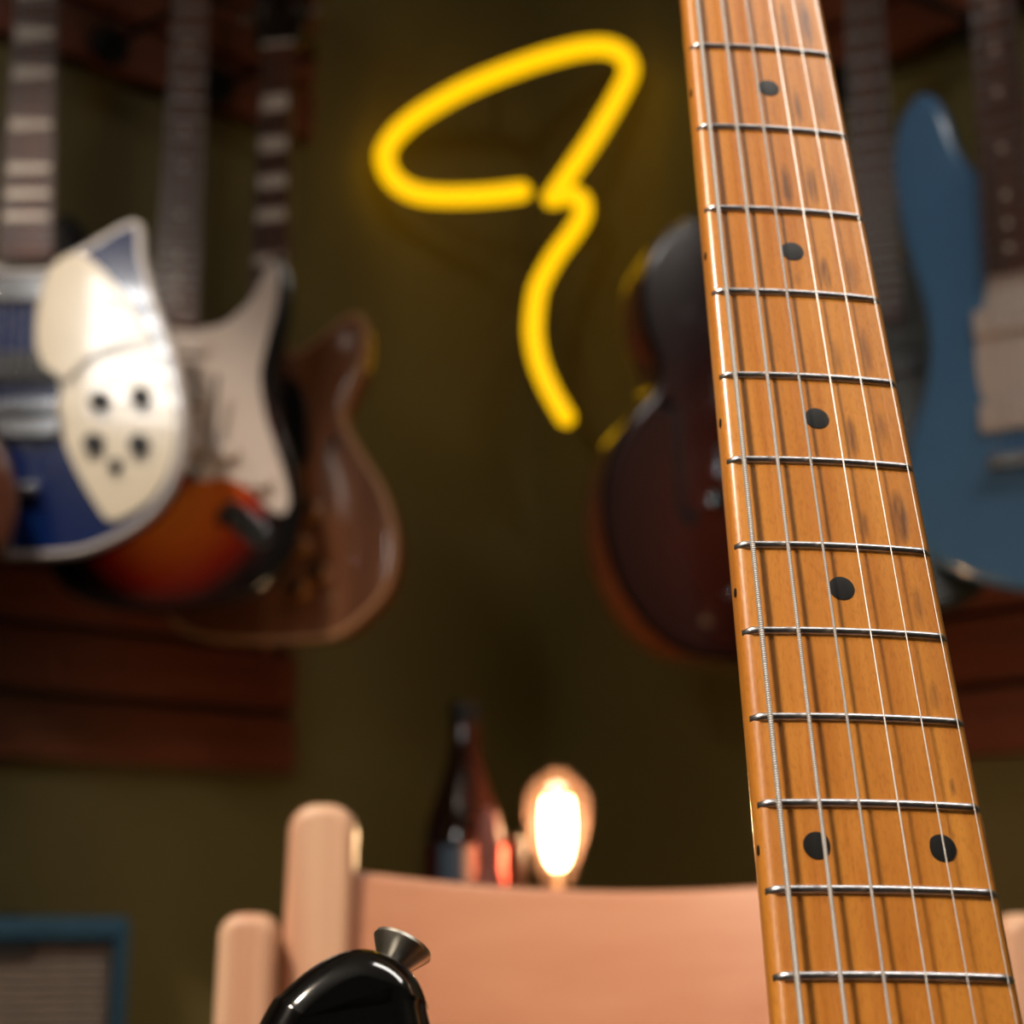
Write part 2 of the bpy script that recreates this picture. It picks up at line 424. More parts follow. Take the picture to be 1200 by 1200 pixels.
    def knob(s, p, m, r=0.010, h=0.014, top=None):
        x, z = s.px(*p, -0.006)
        k = s.put(MB().lathe([(r*1.12, -0.001), (r*1.1, 0.003), (r*0.95, h*0.85), (r*0.8, h), (r*0.2, h)], (x, -0.003, z), (0, -1, 0), 18), 'knob', m)
        if top: s.put(MB().lathe([(r*0.72, 0), (r*0.7, 0.0008), (r*0.3, 0.001)], (x, -0.003-h, z), (0, -1, 0), 14), 'knob_cap', top, k)
    def bridge(s, z, w_=0.075):
        b = s.put(MB().box((-w_/2, -0.016, z-0.008), (w_/2, 0.001, z+0.008), 0.003), 'bridge', chrome)
        for k in range(6): s.put(MB().box(((k-2.5)*0.0104-0.003, -0.0185, z-0.006), ((k-2.5)*0.0104+0.003, -0.014, z+0.006), 0.001), 'saddle', chrome, b)
    def tailpiece(s, z0, z1, w_=0.07):
        s.put(MB().box((-w_/2, -0.018, z0), (w_/2, 0.001, z0+0.014), 0.004), 'tailpiece', chrome)

def mirror(right, cx): return right + [(2*cx - x, y) for x, y in reversed(right)]

# --- blue hollow body with cream guards -------------------------------------------------
blue_lacq = mat('midnight_blue_lacquer', hexc(8, 30, 78), 0.15, 0, coat=1.0, noise=0.25, nscale=8)
rick_right = [(52, 312), (75, 300), (108, 282), (140, 263), (158, 258), (167, 270), (169, 300), (182, 352), (204, 415), (216, 485), (208, 555), (180, 603), (130, 636), (75, 652)]
rick = G('hollow_body_guitar', 'blue hollow body guitar with cream two-tier pickguard and five black knobs', (26, 478), 1.84, -1.5, 4.7,
         mirror(rick_right, 26),
         0.040, 0.006, blue_lacq, 0.629, 0.168, mahogany, rosewood, 'tri', 'three', 0.062, 0.044, wallN=N1, wallP=CORNER, nfret=21)
def bind(g, m, inset=0.0075, deep=0.0135):
    bp_ = catmull(g.out); n_ = len(bp_)
    cl = sum(bp_[i].x*bp_[(i+1)%n_].y - bp_[(i+1)%n_].x*bp_[i].y for i in range(n_)); sgn = 1 if cl > 0 else -1
    vs = []; fs = []
    for i in range(n_):
        t_ = (bp_[(i+1)%n_] - bp_[i-1]).normalized(); nn = Vector((t_.y, -t_.x))*sgn
        for (o_, y_) in ((-inset, -0.0006), (-inset*0.4, -0.0006), (0.0007, 0.004), (0.0007, deep), (-0.002, deep), (-inset, 0.003)):
            p = bp_[i] + nn*o_; vs.append((p.x, y_, p.y))
    for i in range(n_):
        j = (i+1)%n_
        for k in range(6):
            l = (k+1)%6; fs.append((i*6+k, j*6+k, j*6+l, i*6+l))
    g.put(MB().add(vs, fs), 'binding', m)
bind(rick, binding)
rick.plate([(52, 330), (72, 304), (98, 300), (122, 318), (150, 352), (178, 398), (198, 445), (207, 495), (201, 545), (180, 583), (150, 604), (128, 610), (112, 590), (92, 556), (77, 520), (70, 482), (72, 456), (60, 440), (46, 425), (43, 380)], 'pickguard', cream, 0.0035, 0.001)
rick.plate([(54, 333), (73, 308), (97, 304), (120, 322), (147, 355), (172, 393), (176, 404), (150, 405), (125, 412), (100, 428), (80, 447), (64, 438), (50, 423), (47, 380)], 'raised_pickguard', cream, 0.003, 0.001, -0.0075)
for p in ((117, 470), (165, 465), (110, 519), (163, 520)): rick.knob(p, black_plastic, 0.0105, 0.013, None)
rick.knob((135, 545), black_plastic, 0.007, 0.010)
rick.pickup((0, 0.135), 0.086, 0.030, chrome); rick.pickup((0, 0.045), 0.086, 0.034, black_plastic)
rick.bridge(0.0, 0.085)
rick.put(MB().prism([(-0.040, -0.035), (0.040, -0.035), (0.048, -0.012), (-0.048, -0.012)], -0.012, 0.0, 0.003, dense=False), 'bridge_base', chrome)
rick.tailpiece(-0.10, -0.05, 0.05)

# --- sunburst double cutaway ------------------------------------------------------------
def burst(name, cx, cz, ax, az, stops):
    m, N, L, B = nodes_mat(name)
    tc = N.new('ShaderNodeTexCoord'); mp = N.new('ShaderNodeMapping'); mp.vector_type = 'POINT'
    mp.inputs['Location'].default_value = (-cx/ax, 0, -cz/az); mp.inputs['Scale'].default_value = (1/ax, 0, 1/az)
    L.new(tc.outputs['Object'], mp.inputs['Vector'])
    vl = N.new('ShaderNodeVectorMath'); vl.operation = 'LENGTH'; L.new(mp.outputs[0], vl.inputs[0])
    nz = N.new('ShaderNodeTexNoise'); nz.inputs['Scale'].default_value = 14; L.new(tc.outputs['Object'], nz.inputs['Vector'])
    ma = N.new('ShaderNodeMath'); ma.operation = 'MULTIPLY_ADD'; ma.inputs[1].default_value = 0.06
    L.new(nz.outputs['Fac'], ma.inputs[0]); L.new(vl.outputs['Value'], ma.inputs[2])
    rp = N.new('ShaderNodeValToRGB'); els = rp.color_ramp.elements
    els[0].position, els[0].color = stops[0]; els[1].position, els[1].color = stops[-1]
    for p, c in stops[1:-1]: e = els.new(p); e.color = c
    L.new(ma.outputs[0], rp.inputs[0]); L.new(rp.outputs[0], B.inputs['Base Color'])
    B.inputs['Roughness'].default_value = 0.2; B.inputs['Coat Weight'].default_value = 1.0; B.inputs['Coat Roughness'].default_value = 0.05
    return m
sun = burst('sunburst_lacquer', 0.0, 0.17, 0.165, 0.215, [(0.0, hexc(206, 120, 40)), (0.42, hexc(196, 96, 26)), (0.66, hexc(150, 32, 12)), (0.80, hexc(40, 8, 4)), (0.90, hexc(6, 4, 4))])
strat_out = [(228, 378), (262, 372), (292, 345), (310, 312), (322, 296), (338, 308), (345, 345), (336, 395), (326, 440), (330, 490), (348, 550), (354, 605), (340, 655), (305, 692), (250, 711), (190, 717), (125, 710), (75, 690), (48, 650), (40, 600), (50, 540), (72, 480), (78, 430), (62, 370), (50, 300), (60, 258), (82, 250), (105, 275), (130, 320), (160, 355), (175, 365)]
strat = G('solid_body_guitar', 'sunburst orange solid body guitar with white pickguard and black edge', (198, 560), 2.00, 6.0, 1.0, strat_out,
          0.044, 0.009, sun, 0.648, 0.19, maple_bg, rosewood, 'dot', 'six', 0.056, 0.042, board_y=-0.010, wallN=N1, wallP=CORNER, nfret=21)
strat.plate([(232, 385), (265, 378), (293, 352), (311, 318), (320, 306), (327, 316), (324, 355), (313, 400), (305, 440), (312, 490), (330, 545), (339, 585), (332, 602), (315, 596), (290, 572), (262, 560), (240, 563), (205, 560), (150, 555), (120, 500), (110, 440), (112, 400), (140, 385), (170, 384)], 'pickguard', offwhite, 0.0025, 0.0008)
strat.put(MB().prism([strat.px(*p) for p in ((266, 590), (285, 592), (316, 622), (312, 640), (296, 640), (264, 610))], -0.003, 0.001, 0.001), 'jack_plate', chrome)
strat.put(MB().lathe([(0.009, 0), (0.009, 0.002), (0.005, 0.003), (0.005, 0.006)], (strat.px(262, 607)[0], -0.001, strat.px(262, 607)[1]), (0, -1, 0), 14), 'jack', black_metal)
for p in ((228, 520), (268, 530), (306, 565)): strat.knob(p, offwhite, 0.0115, 0.014)
for k, zz in enumerate((0.165, 0.10, 0.035)): strat.pickup((0, zz), 0.085, 0.022, offwhite)
strat.bridge(0.0, 0.07)
strat.put(MB().tube([(0.03, -0.012, 0.0), (0.05, -0.03, 0.03), (0.055, -0.035, 0.12)], 0.003, 8), 'tremolo_arm', chrome)

# --- walnut semi hollow -----------------------------------------------------------------
walnut = wood('walnut_lacquer', hexc(84, 48, 30), hexc(118, 76, 50), 2, 26, 0.16, 1.0)
semi_right = [(338, 412), (362, 402), (388, 382), (408, 368), (422, 368), (430, 385), (426, 425), (408, 468), (404, 492), (423, 528), (450, 575), (464, 630), (456, 685), (424, 725), (375, 750)]
semi = G('semi_hollow_guitar', 'brown semi hollow guitar, its rounded edge showing beside the neon sign', (310, 592), 2.14, -13.0, 0.0,
         mirror(semi_right, 310), 0.048, 0.011, walnut, 0.645, 0.17, mahogany, rosewood, 'block', 'three', 0.058, 0.043, wallN=N1, wallP=CORNER)
tan_binding = mat('tan_binding', hexc(176, 132, 98), 0.25, 0, coat=0.5)
bind(semi, tan_binding, 0.006, 0.008)
rim_wood = wood('red_brown_rim', hexc(112, 52, 30), hexc(150, 76, 46), 2, 26, 0.2, 0.8)
semi.sides(rim_wood)
def f_hole(g, c, sx=1, k=1.0):
    """an f-shaped sound hole: dark slot with two round ends"""
    x, z = c
    P = [(x+sx*0.010*k, z+0.058*k), (x+sx*0.016*k, z+0.064*k), (x+sx*0.008*k, z+0.070*k), (x-sx*0.001*k, z+0.055*k), (x-sx*0.002*k, z+0.0*k), (x-sx*0.004*k, z-0.05*k), (x-sx*0.012*k, z-0.066*k), (x-sx*0.020*k, z-0.058*k), (x-sx*0.013*k, z-0.052*k), (x-sx*0.010*k, z-0.045*k), (x-sx*0.0085*k, z-0.0*k), (x-sx*0.007*k, z+0.05*k), (x-sx*0.003*k, z+0.062*k)]
    mb = MB().prism(P, -0.0008, 0.001, 0.0, nb=1)
    mb.lathe([(0.007*k, -0.0003), (0.007*k, 0.0009)], (x+sx*0.010*k, 0.0002, z+0.060*k), (0, -1, 0), 14)
    mb.lathe([(0.008*k, -0.0003), (0.008*k, 0.0009)], (x-sx*0.016*k, 0.0002, z-0.060*k), (0, -1, 0), 14)
    g.put(mb, 'sound_hole', black_plastic)
f_hole(semi, (semi.px(386, 565)[0], semi.px(386, 565)[1]), 1, 0.85); f_hole(semi, (-semi.px(386, 565)[0], semi.px(386, 565)[1]), -1, 0.85)
gold_top = mat('amber_knob', hexc(150, 100, 50), 0.2, 0, coat=0.8)
for p in ((366, 600), (352, 640), (377, 672), (352, 692)): semi.knob(p, gold_top, 0.012, 0.015, chrome)
semi.plate([(338, 455), (350, 450), (362, 470), (366, 520), (362, 545), (340, 548)], 'pickguard', black_plastic, 0.003, 0.001, -0.012)
semi.pickup((0, 0.14), 0.072, 0.038, chrome); semi.pickup((0, 0.04), 0.072, 0.038, chrome); semi.bridge(0.0); semi.tailpiece(-0.055, -0.03, 0.09)
semi.put(MB().lathe([(0.006, 0), (0.006, 0.004), (0.009, 0.012)], (0, 0.024, semi.zmin+0.002), (0, 0, -1), 14), 'strap_button', chrome)

# --- brown guitar at the very left -------------------------------------------------------
brown = wood('brown_stain_lacquer', hexc(58, 30, 20), hexc(84, 46, 30), 2, 20, 0.2, 0.8)
lp_right = [(-118, 372), (-95, 380), (-75, 360), (-60, 345), (-48, 352), (-45, 385), (-52, 430), (-40, 468), (-8, 505), (14, 545), (21, 590), (10, 635), (-25, 665), (-80, 680)]
lp_left = [(-142, 372), (-175, 368), (-215, 372), (-235, 400), (-232, 445), (-222, 475), (-240, 505), (-272, 545), (-282, 590), (-270, 635), (-235, 665), (-180, 680)]
lp = G('single_cut_guitar', 'dark brown guitar whose rounded edge overlaps the blue guitar', (-130, 560), 1.72, 14.0, 0.0, lp_right + lp_left[::-1], 0.048, 0.010, brown, 0.628, 0.17, mahogany, rosewood, 'block', 'three', wallN=N1, wallP=CORNER)
lp.pickup((0, 0.14), 0.072, 0.038, chrome); lp.pickup((0, 0.04), 0.072, 0.038, chrome); lp.bridge(0.0); lp.tailpiece(-0.055, -0.03, 0.09)
for p in ((-70, 590), (-40, 610), (-75, 640), (-45, 650)): lp.knob(p, gold_top, 0.012, 0.015)

# --- dark archtop right of the corner ----------------------------------------------------
arch_mat = burst('dark_brown_burst_lacquer', 0.0, 0.20, 0.22, 0.27, [(0.0, hexc(92, 44, 30)), (0.45, hexc(76, 34, 26)), (0.75, hexc(52, 22, 20)), (0.95, hexc(40, 16, 16))])
arch_right = [(872+32, 260), (872+52, 252), (872+72, 258), (872+104, 284), (872+120, 325), (872+118, 378), (872+102, 425), (872+106, 455), (872+138, 495), (872+162, 550), (872+165, 610), (872+146, 682), (872+105, 740), (872+48, 770)]
arch = G('archtop_guitar', 'dark brown archtop guitar with f-hole, hanging right of the neon sign', (872, 590), 2.03, 15.0, 0.0,
         mirror(arch_right, 872), 0.084, 0.010, arch_mat, 0.629, 0.17, mahogany, rosewood, 'block', 'three', 0.058, 0.043, wallN=N2, wallP=CORNER)
bind(arch, black_gloss, 0.006, 0.006); arch.sides(rim_wood)
for sx in (-1, 1):
    fx, fz = arch.px(790, 540); f_hole(arch, (sx*abs(fx), fz), sx, 1.15)
arch.pickup((0, 0.14), 0.072, 0.038, chrome); arch.pickup((0, 0.05), 0.072, 0.038, chrome); arch.bridge(0.0, 0.1); arch.tailpiece(-0.12, -0.05, 0.05)
for k in range(4): arch.knob((920+(k%2)*30, 660+(k//2)*45), gold_top, 0.012, 0.015)

# --- pale blue offset guitar on the right wall -------------------------------------------
pale_blue = mat('pale_blue_lacquer', hexc(72, 116, 158), 0.24, 0, coat=1.0, noise=0.06, nscale=10)
off_out = [(1172, 214), (1150, 203), (1130, 186), (1116, 160), (1104, 126), (1088, 108), (1068, 114), (1048, 150), (1044, 205), (1056, 280), (1077, 345), (1086, 400), (1079, 460), (1062, 520), (1055, 580), (1066, 632), (1105, 664), (1155, 683), (1210, 694), (1275, 690), (1330, 655), (1356, 590), (1350, 510), (1322, 440), (1316, 380), (1332, 320), (1334, 270), (1310, 240), (1285, 242), (1262, 262), (1240, 258), (1232, 222)]
offs = G('offset_guitar', 'pale blue solid body guitar with long rounded horn and pale pickguard', (1205, 540), 1.66, -33.0, 0.0, off_out, 0.044, 0.010, pale_blue, 0.648, 0.20, mahogany, rosewood, 'dot', 'six', 0.056, 0.042, wallN=N2, wallP=CORNER, nfret=21)
offs.plate([(1168, 232), (1157, 236), (1161, 300), (1152, 365), (1144, 413), (1150, 460), (1168, 488), (1195, 500), (1235, 505), (1275, 520), (1300, 490), (1292, 430), (1290, 370), (1300, 320), (1300, 275), (1270, 285), (1240, 280), (1232, 240)], 'pickguard', offwhite, 0.0025, 0.0008)
offs.pickup((0, 0.15), 0.088, 0.03, offwhite); offs.pickup((0, 0.05), 0.088, 0.03, offwhite); offs.bridge(0.0)
for p in ((1270, 470), (1285, 500)): offs.knob(p, chrome, 0.010, 0.014)

# --- grey green guitar between archtop and pale blue guitar ------------------------------
grey_green = mat('grey_green_lacquer', hexc(44, 50, 48), 0.22, 0, coat=0.8, noise=0.06, nscale=10)
gg_out = [(1068, 300), (1095, 290), (1118, 262), (1132, 262), (1140, 300), (1136, 350), (1128, 400), (1135, 460), (1158, 520), (1170, 590), (1166, 650), (1145, 694), (1105, 714), (1045, 722), (985, 716), (935, 690), (908, 640), (906, 580), (925, 510), (948, 450), (950, 400), (938, 340), (945, 280), (965, 250), (985, 258), (1000, 290), (1020, 300)]
gg = G('double_cut_guitar', 'grey green guitar mostly hidden behind the pale blue guitar', (1043, 570), 1.85, -18.0, 0.0, gg_out, 0.044, 0.009, grey_green, 0.648, 0.19, mahogany, rosewood, None, 'six', 0.054, 0.042, wallN=N2, wallP=CORNER, nfret=21)
gg.bridge(0.0); gg.pickup((0, 0.14), 0.085, 0.03, black_plastic); gg.pickup((0, 0.05), 0.085, 0.03, black_plastic)
for g, lb in ((rick, 'black metal hanger holding the blue hollow body guitar'), (strat, 'black metal hanger holding the sunburst guitar'), (semi, 'black metal hanger holding the brown semi hollow guitar'), (lp, 'black metal hanger holding the dark brown guitar'), (arch, 'black metal hanger holding the dark archtop guitar'), (offs, 'black metal hanger holding the pale blue guitar'), (gg, 'black metal hanger holding the grey green guitar')):
    tag(g.h, lb, 'hanger')

# ------------------------------------------------------------------ neon sign across the corner
NEON_Y = 2.40
neon_mat = emit('neon_yellow_glow', (1.0, 0.53, 0.0, 1), 1.36)
na = [(611, 224), (580, 228), (548, 230), (515, 230), (490, 227), (470, 218), (456, 203), (451, 184), (455, 170), (467, 154), (487, 137), (512, 121), (545, 103), (580, 88), (615, 75), (647, 65), (680, 57), (706, 55), (724, 60), (735, 71), (737, 86), (726, 110), (710, 138), (692, 167), (661, 212), (647, 232)]
nb_ = [(647, 233), (660, 230), (672, 229), (683, 237), (682, 254), (670, 274), (652, 298), (637, 324), (629, 345), (625, 382), (627, 405), (632, 427), (640, 447), (650, 467), (663, 489)]
sign_base = at_y(663, 489, NEON_Y)
sign = thing('neon_sign', 'glowing yellow neon sign, a looped script stroke', 'neon sign', Matrix.Translation(sign_base))
tb = MB()
tb.ctube([p - sign_base for p in cat3([at_y(x, y, NEON_Y) for x, y in na], 4)], 0.0154, 14)
tb.ctube([p - sign_base for p in cat3([at_y(x, y, NEON_Y) for x, y in nb_], 4)], 0.0142, 14)
tb.build('neon_tube', neon_mat, sign)
clear = mat('clear_acrylic_rod', hexc(70, 70, 60), 0.2, spec=0.5)
for (x, y, left) in ((452, 190, True), (735, 90, False), (626, 390, True), (580, 88, True)):
    p = at_y(x, y, NEON_Y); n = N1 if left else N2
    tt = -((p - CORNER).dot(n)) / Vector((0, 1, 0)).dot(n)
    q = p + Vector((0, tt + 0.001, 0))
    MB().tube([p + Vector((0, 0.012, 0)) - sign_base, q - sign_base], 0.003, 8).build('standoff_rod', clear, sign)

# ------------------------------------------------------------------ speaker cabinet at the lower left
tolex = mat('teal_blue_tolex', hexc(58, 104, 128), 0.6, noise=0.12, nscale=120, bump=0.4, bscale=700)
grille_m = mat('grey_grille_cloth', hexc(188, 170, 152), 0.8, noise=0.1, nscale=60, bump=0.3, bscale=900)
AY = 1.62
atop = at_y(60, 1075, AY).z; ax1 = at_y(150, 1100, AY).x; ax0 = ax1 - 0.38
AYAW = math.radians(14)
fr_ = at_y(152, 1100, AY); O = Vector((fr_.x, AY, 0)) - Matrix.Rotation(AYAW, 3, 'Z') @ Vector(((ax1-ax0)/2, -0.12, 0))
amp = thing('amplifier', 'teal blue amplifier cabinet with ribbed grey grille below the guitars', 'amplifier', Matrix.Translation(O) @ Matrix.Rotation(AYAW, 4, 'Z'))
hwid = (ax1-ax0)/2
cb = MB(); bz = 0.06; tz = atop; fw = 0.015; fwt = 0.024
for (x0, x1, z0, z1) in ((-hwid, -hwid+fw, bz, tz), (hwid-fw, hwid, bz, tz)): cb.box((x0, -0.12, z0), (x1, 0.10, z1), 0.006)
cb.box((-hwid, -0.12, tz-fwt), (hwid, 0.10, tz), 0.008); cb.box((-hwid, -0.12, bz), (hwid, 0.10, bz+fwt), 0.008)
cb.box((-hwid+0.005, 0.06, bz+0.01), (hwid-0.005, 0.095, tz-0.01))
cb.build('cabinet_shell', tolex, amp)
rb = MB(); z = bz+fwt; pr = []
pitch = 0.0078
while z < tz - fwt:
    pr += [(-0.100, z), (-0.1045, z+pitch*0.3), (-0.1045, z+pitch*0.7)]; z += pitch
pr.append((-0.100, tz-fwt))
vs = []; fs = []
for x in (-hwid+fw, hwid-fw):
    for (y, zz) in pr: vs.append((x, y, zz))
n_ = len(pr)
for i in range(n_-1): fs.append((i, n_+i, n_+i+1, i+1))
vs += [(-hwid+fw, -0.085, bz+fwt), (hwid-fw, -0.085, bz+fwt), (hwid-fw, -0.085, tz-fwt), (-hwid+fw, -0.085, tz-fwt)]
k = 2*n_; fs += [(k, k+3, k+2, k+1)]
rb.add(vs, fs); rb.build('grille', grille_m, amp, 20)
bx1 = hwid - 102/FPX*AY
MB().prism([(bx1-0.10, tz-fwt-0.014), (bx1-0.004, tz-fwt-0.014), (bx1, tz-fwt-0.001), (bx1-0.10, tz-fwt-0.001)], -0.110, -0.104, 0.001, dense=False).build('badge', mat('grey_badge', hexc(120, 116, 112), 0.3, 0.6), amp)
MB().tube([(-0.09, -0.01, tz-0.002), (-0.085, -0.01, tz-0.0005), (0.0, -0.01, tz-0.0002), (0.085, -0.01, tz-0.0005), (0.09, -0.01, tz-0.002)], 0.004, 8).build('handle', black_plastic, amp)
for sx in (-1, 1):
    for yy in (-0.08, 0.07):
        MB().lathe([(0.02, 0.0), (0.022, 0.02), (0.02, 0.061)], (sx*(hwid-0.04), yy, 0), (0, 0, 1), 14).build('foot', black_plastic, amp)

# ------------------------------------------------------------------ side table with lamp, bottle, shaker and pink glint piece
TY = 1.60
TZ = 0.745
tbl_wood = wood('dark_table_wood', hexc(50, 30, 20), hexc(78, 48, 30), 0, 24, 0.4)
table = thing('side_table', 'small dark wooden side table behind the chair, holding lamp and bottle', 'table', Matrix.Translation((0.02, TY+0.03, 0)))
MB().box((-0.20, -0.15, TZ-0.025), (0.20, 0.15, TZ), 0.006).build('table_top', tbl_wood, table)
MB().box((-0.18, -0.13, TZ-0.085), (0.18, 0.13, TZ-0.024)).build('apron', tbl_wood, table, 0)
lg = MB().box((-0.018, -0.018, 0), (0.018, 0.018, TZ-0.08), 0.003).mesh('leg', tbl_wood)
for sx in (-1, 1):
    for sy in (-1, 1): o = link('leg', lg, table); o.location = (sx*0.165, sy*0.115, 0)
# bulb lamp
bt = at_y(653, 899, TY); bx = bt.x; top = bt.z
bot = at_y(653, 1048, TY).z                    # globe narrows into its cap here
H = top - bot
lamp = thing('table_lamp', 'lit teardrop filament bulb standing on a small lamp base', 'lamp', Matrix.Translation((bx, TY, TZ)))
zb = bot - TZ
R = 39/FPX*TY*0.985
prof = [(0.0135, 0.0), (0.0145, H*0.07), (R*0.58, H*0.22), (R*0.80, H*0.38), (R*0.95, H*0.54), (R*1.0, H*0.68), (R*0.93, H*0.79), (R*0.72, H*0.88), (R*0.40, H*0.95), (R*0.14, H*0.99), (0.002, H)]
gm, N, L, B = nodes_mat('amber_bulb_glass')
B.inputs['Base Color'].default_value = (1.0, 0.80, 0.62, 1); B.inputs['Roughness'].default_value = 0.05
tr = N.new('ShaderNodeBsdfTransparent'); tr.inputs[0].default_value = (1.0, 0.93, 0.84, 1)
tl = N.new('ShaderNodeBsdfTranslucent'); tl.inputs[0].default_value = (0.95, 0.54, 0.40, 1)
m1 = N.new('ShaderNodeMixShader'); m1.inputs[0].default_value = 0.032
L.new(tr.outputs[0], m1.inputs[1]); L.new(tl.outputs[0], m1.inputs[2])
gl = N.new('ShaderNodeBsdfGlossy'); gl.inputs['Roughness'].default_value = 0.05
m2 = N.new('ShaderNodeMixShader'); m2.inputs[0].default_value = 0.02; L.new(m1.outputs[0], m2.inputs[1]); L.new(gl.outputs[0], m2.inputs[2])
L.new(m2.outputs[0], N['Material Output'].inputs['Surface'])
gb = MB(); pr2 = [(r, z + zb) for r, z in prof]
gb.lathe(pr2, seg=28); gb.f = [f for f in gb.f if len(f) == 4]
glass = gb.build('bulb_globe', gm, lamp)
fil = emit('filament_glow', (1.0, 0.70, 0.34, 1), 32)
for k in range(8):
    th = 2*math.pi*k/8; r0 = 0.0125
    MB().tube(cat3([(0.004*math.cos(th), 0.004*math.sin(th), zb+H*0.20), (r0*0.9*math.cos(th), r0*0.9*math.sin(th), zb+H*0.31), (r0*1.15*math.cos(th+0.1), r0*1.15*math.sin(th+0.1), zb+H*0.56), (r0*math.cos(th+0.2), r0*math.sin(th+0.2), zb+H*0.75)], 3), 0.0011, 5).build('filament', fil, glass)
MB().lathe([(0.0045, 0), (0.003, H*0.18), (0.0012, H*0.8)], (0, 0, zb), (0, 0, 1), 10).build('stem', mat('clear_glass_stem', hexc(200, 180, 150), 0.1), glass)
brass = mat('aged_brass', hexc(150, 110, 60), 0.3, 1.0)
MB().lathe([(0.018, -0.055), (0.019, -0.03), (0.0165, -0.012), (0.0142, -0.004), (0.0138, 0.003)], (0, 0, zb), (0, 0, 1), 20).build('socket', brass, lamp)
MB().lathe([(0.034, 0.0), (0.035, 0.012), (0.028, 0.02), (0.012, 0.026), (0.010, 0.06), (0.014, max(0.07, zb-0.054))], (0, 0, 0), (0, 0, 1), 24).build('lamp_base', tbl_wood, lamp)
bl = bpy.data.lights.new('bulb_light', 'POINT'); bl.energy = 4.0; bl.color = (1.0, 0.66, 0.36); bl.shadow_soft_size = 0.016
blo = bpy.data.objects.new('bulb_light', bl); COL.objects.link(blo); blo.parent = lamp; blo.location = (0, 0, zb+H*0.5)
# bottle
bp0 = at_y(545, 826, TY+0.03)
bott = thing('glass_bottle', 'dark brown glass bottle with long neck and coloured label', 'bottle', Matrix.Translation((bp0.x, TY+0.03, TZ)))
hb = bp0.z - TZ; rB = 0.0395
dk_glass = mat('dark_brown_glass', hexc(34, 14, 8), 0.06, 0, coat=0.6)
sh = at_y(545, 975, TY+0.03).z - TZ
MB().lathe([(rB*0.86, 0.0), (rB, 0.006), (rB, sh-0.012), (rB*0.95, sh+0.002), (rB*0.80, sh+0.022), (rB*0.60, sh+0.045), (rB*0.45, sh+0.068), (0.0150, sh+0.085), (0.0132, hb-0.022), (0.0150, hb-0.020), (0.0150, hb-0.006), (0.0125, hb)], seg=28).build('bottle_glass', dk_glass, bott)
lm, N, L, B = nodes_mat('bottle_label_print')
tc = N.new('ShaderNodeTexCoord'); sx_ = N.new('ShaderNodeSeparateXYZ'); L.new(tc.outputs['Object'], sx_.inputs[0])
mr = N.new('ShaderNodeMapRange'); mr.inputs[1].default_value = -0.04; mr.inputs[2].default_value = 0.04; L.new(sx_.outputs['X'], mr.inputs[0])
rp = N.new('ShaderNodeValToRGB'); rp.color_ramp.interpolation = 'CONSTANT'; e = rp.color_ramp.elements
e[0].position = 0; e[0].color = hexc(70, 22, 18); e[1].position = 0.22; e[1].color = hexc(82, 112, 132)
for p, c in ((0.50, hexc(190, 176, 160)), (0.60, hexc(205, 120, 105)), (0.72, hexc(216, 96, 88))): q = e.new(p); q.color = c
L.new(mr.outputs[0], rp.inputs[0]); L.new(rp.outputs[0], B.inputs['Base Color']); B.inputs['Roughness'].default_value = 0.5
lb = MB().lathe([(rB+0.0006, 0.03), (rB+0.0006, sh-0.014)], seg=32); lb.f = lb.f[:-2]; lb.build('bottle_label', lm, bott)
MB().lathe([(0.0154, hb-0.018), (0.0156, hb+0.001), (0.012, hb+0.003)], seg=20).build('cap', black_plastic, bott)
# small shaker by the bottle; the pink one is a made-up stand-in for a glint
def shaker(px, ytop, Y, r, m, label):
    p = at_y(px, ytop, Y); h = p.z - TZ
    t = thing('shaker', label, 'shaker', Matrix.Translation((p.x, Y, TZ)), None)
    MB().lathe([(r*0.9, 0), (r, 0.006), (r*0.95, h*0.62), (r*0.62, h*0.75), (r*0.66, h*0.77)], seg=20).build('shaker_body', m, t)
    MB().lathe([(r*0.68, h*0.765), (r*0.70, h*0.86), (r*0.55, h*0.96), (r*0.2, h)], seg=20).build('shaker_cap', m, t)
shaker(573, 947, TY-0.055, 0.0165, mat('pink_glint', hexc(190, 116, 102), 0.55), 'pink red shape in place of the bulb glint on the brown bottle')
shaker(604, 980, TY-0.045, 0.0125, mat('orange_ceramic', hexc(130, 62, 30), 0.55), 'small orange brown shaker between bottle and lit bulb')

# ------------------------------------------------------------------ chair
CY = 1.0
beech = wood('pale_beech_wood', hexc(206, 150, 118), hexc(240, 200, 166), 2, 42, 0.42, 0.1, elong=0.05)
beech_h = wood('pale_beech_wood_rail', hexc(204, 136, 100), hexc(222, 158, 122), 0, 16, 0.42, 0.1, elong=0.18)
cxm = at_y(743, 1040, CY).x
chair = thing('wooden_chair', 'pale beech wooden chair with curved backrest behind the maple neck', 'chair', Matrix.Translation((cxm, CY, 0)))
def CP(x, y, Y=CY): p = at_y(x, y, Y); return Vector((p.x - cxm, Y - CY, p.z))
ptop = CP(376, 944).z; pw = CP(418, 1000).x - CP(341, 1000).x
pcx = (CP(418, 1000).x + CP(341, 1000).x)/2; lean = (CP(372, 1110).x - CP(383, 960).x)/(CP(372, 1110).z - CP(383, 960).z)
otop = CP(300, 1070).z; ocx = CP(300, 1100).x; ow = CP(334, 1100).x - CP(270, 1100).x
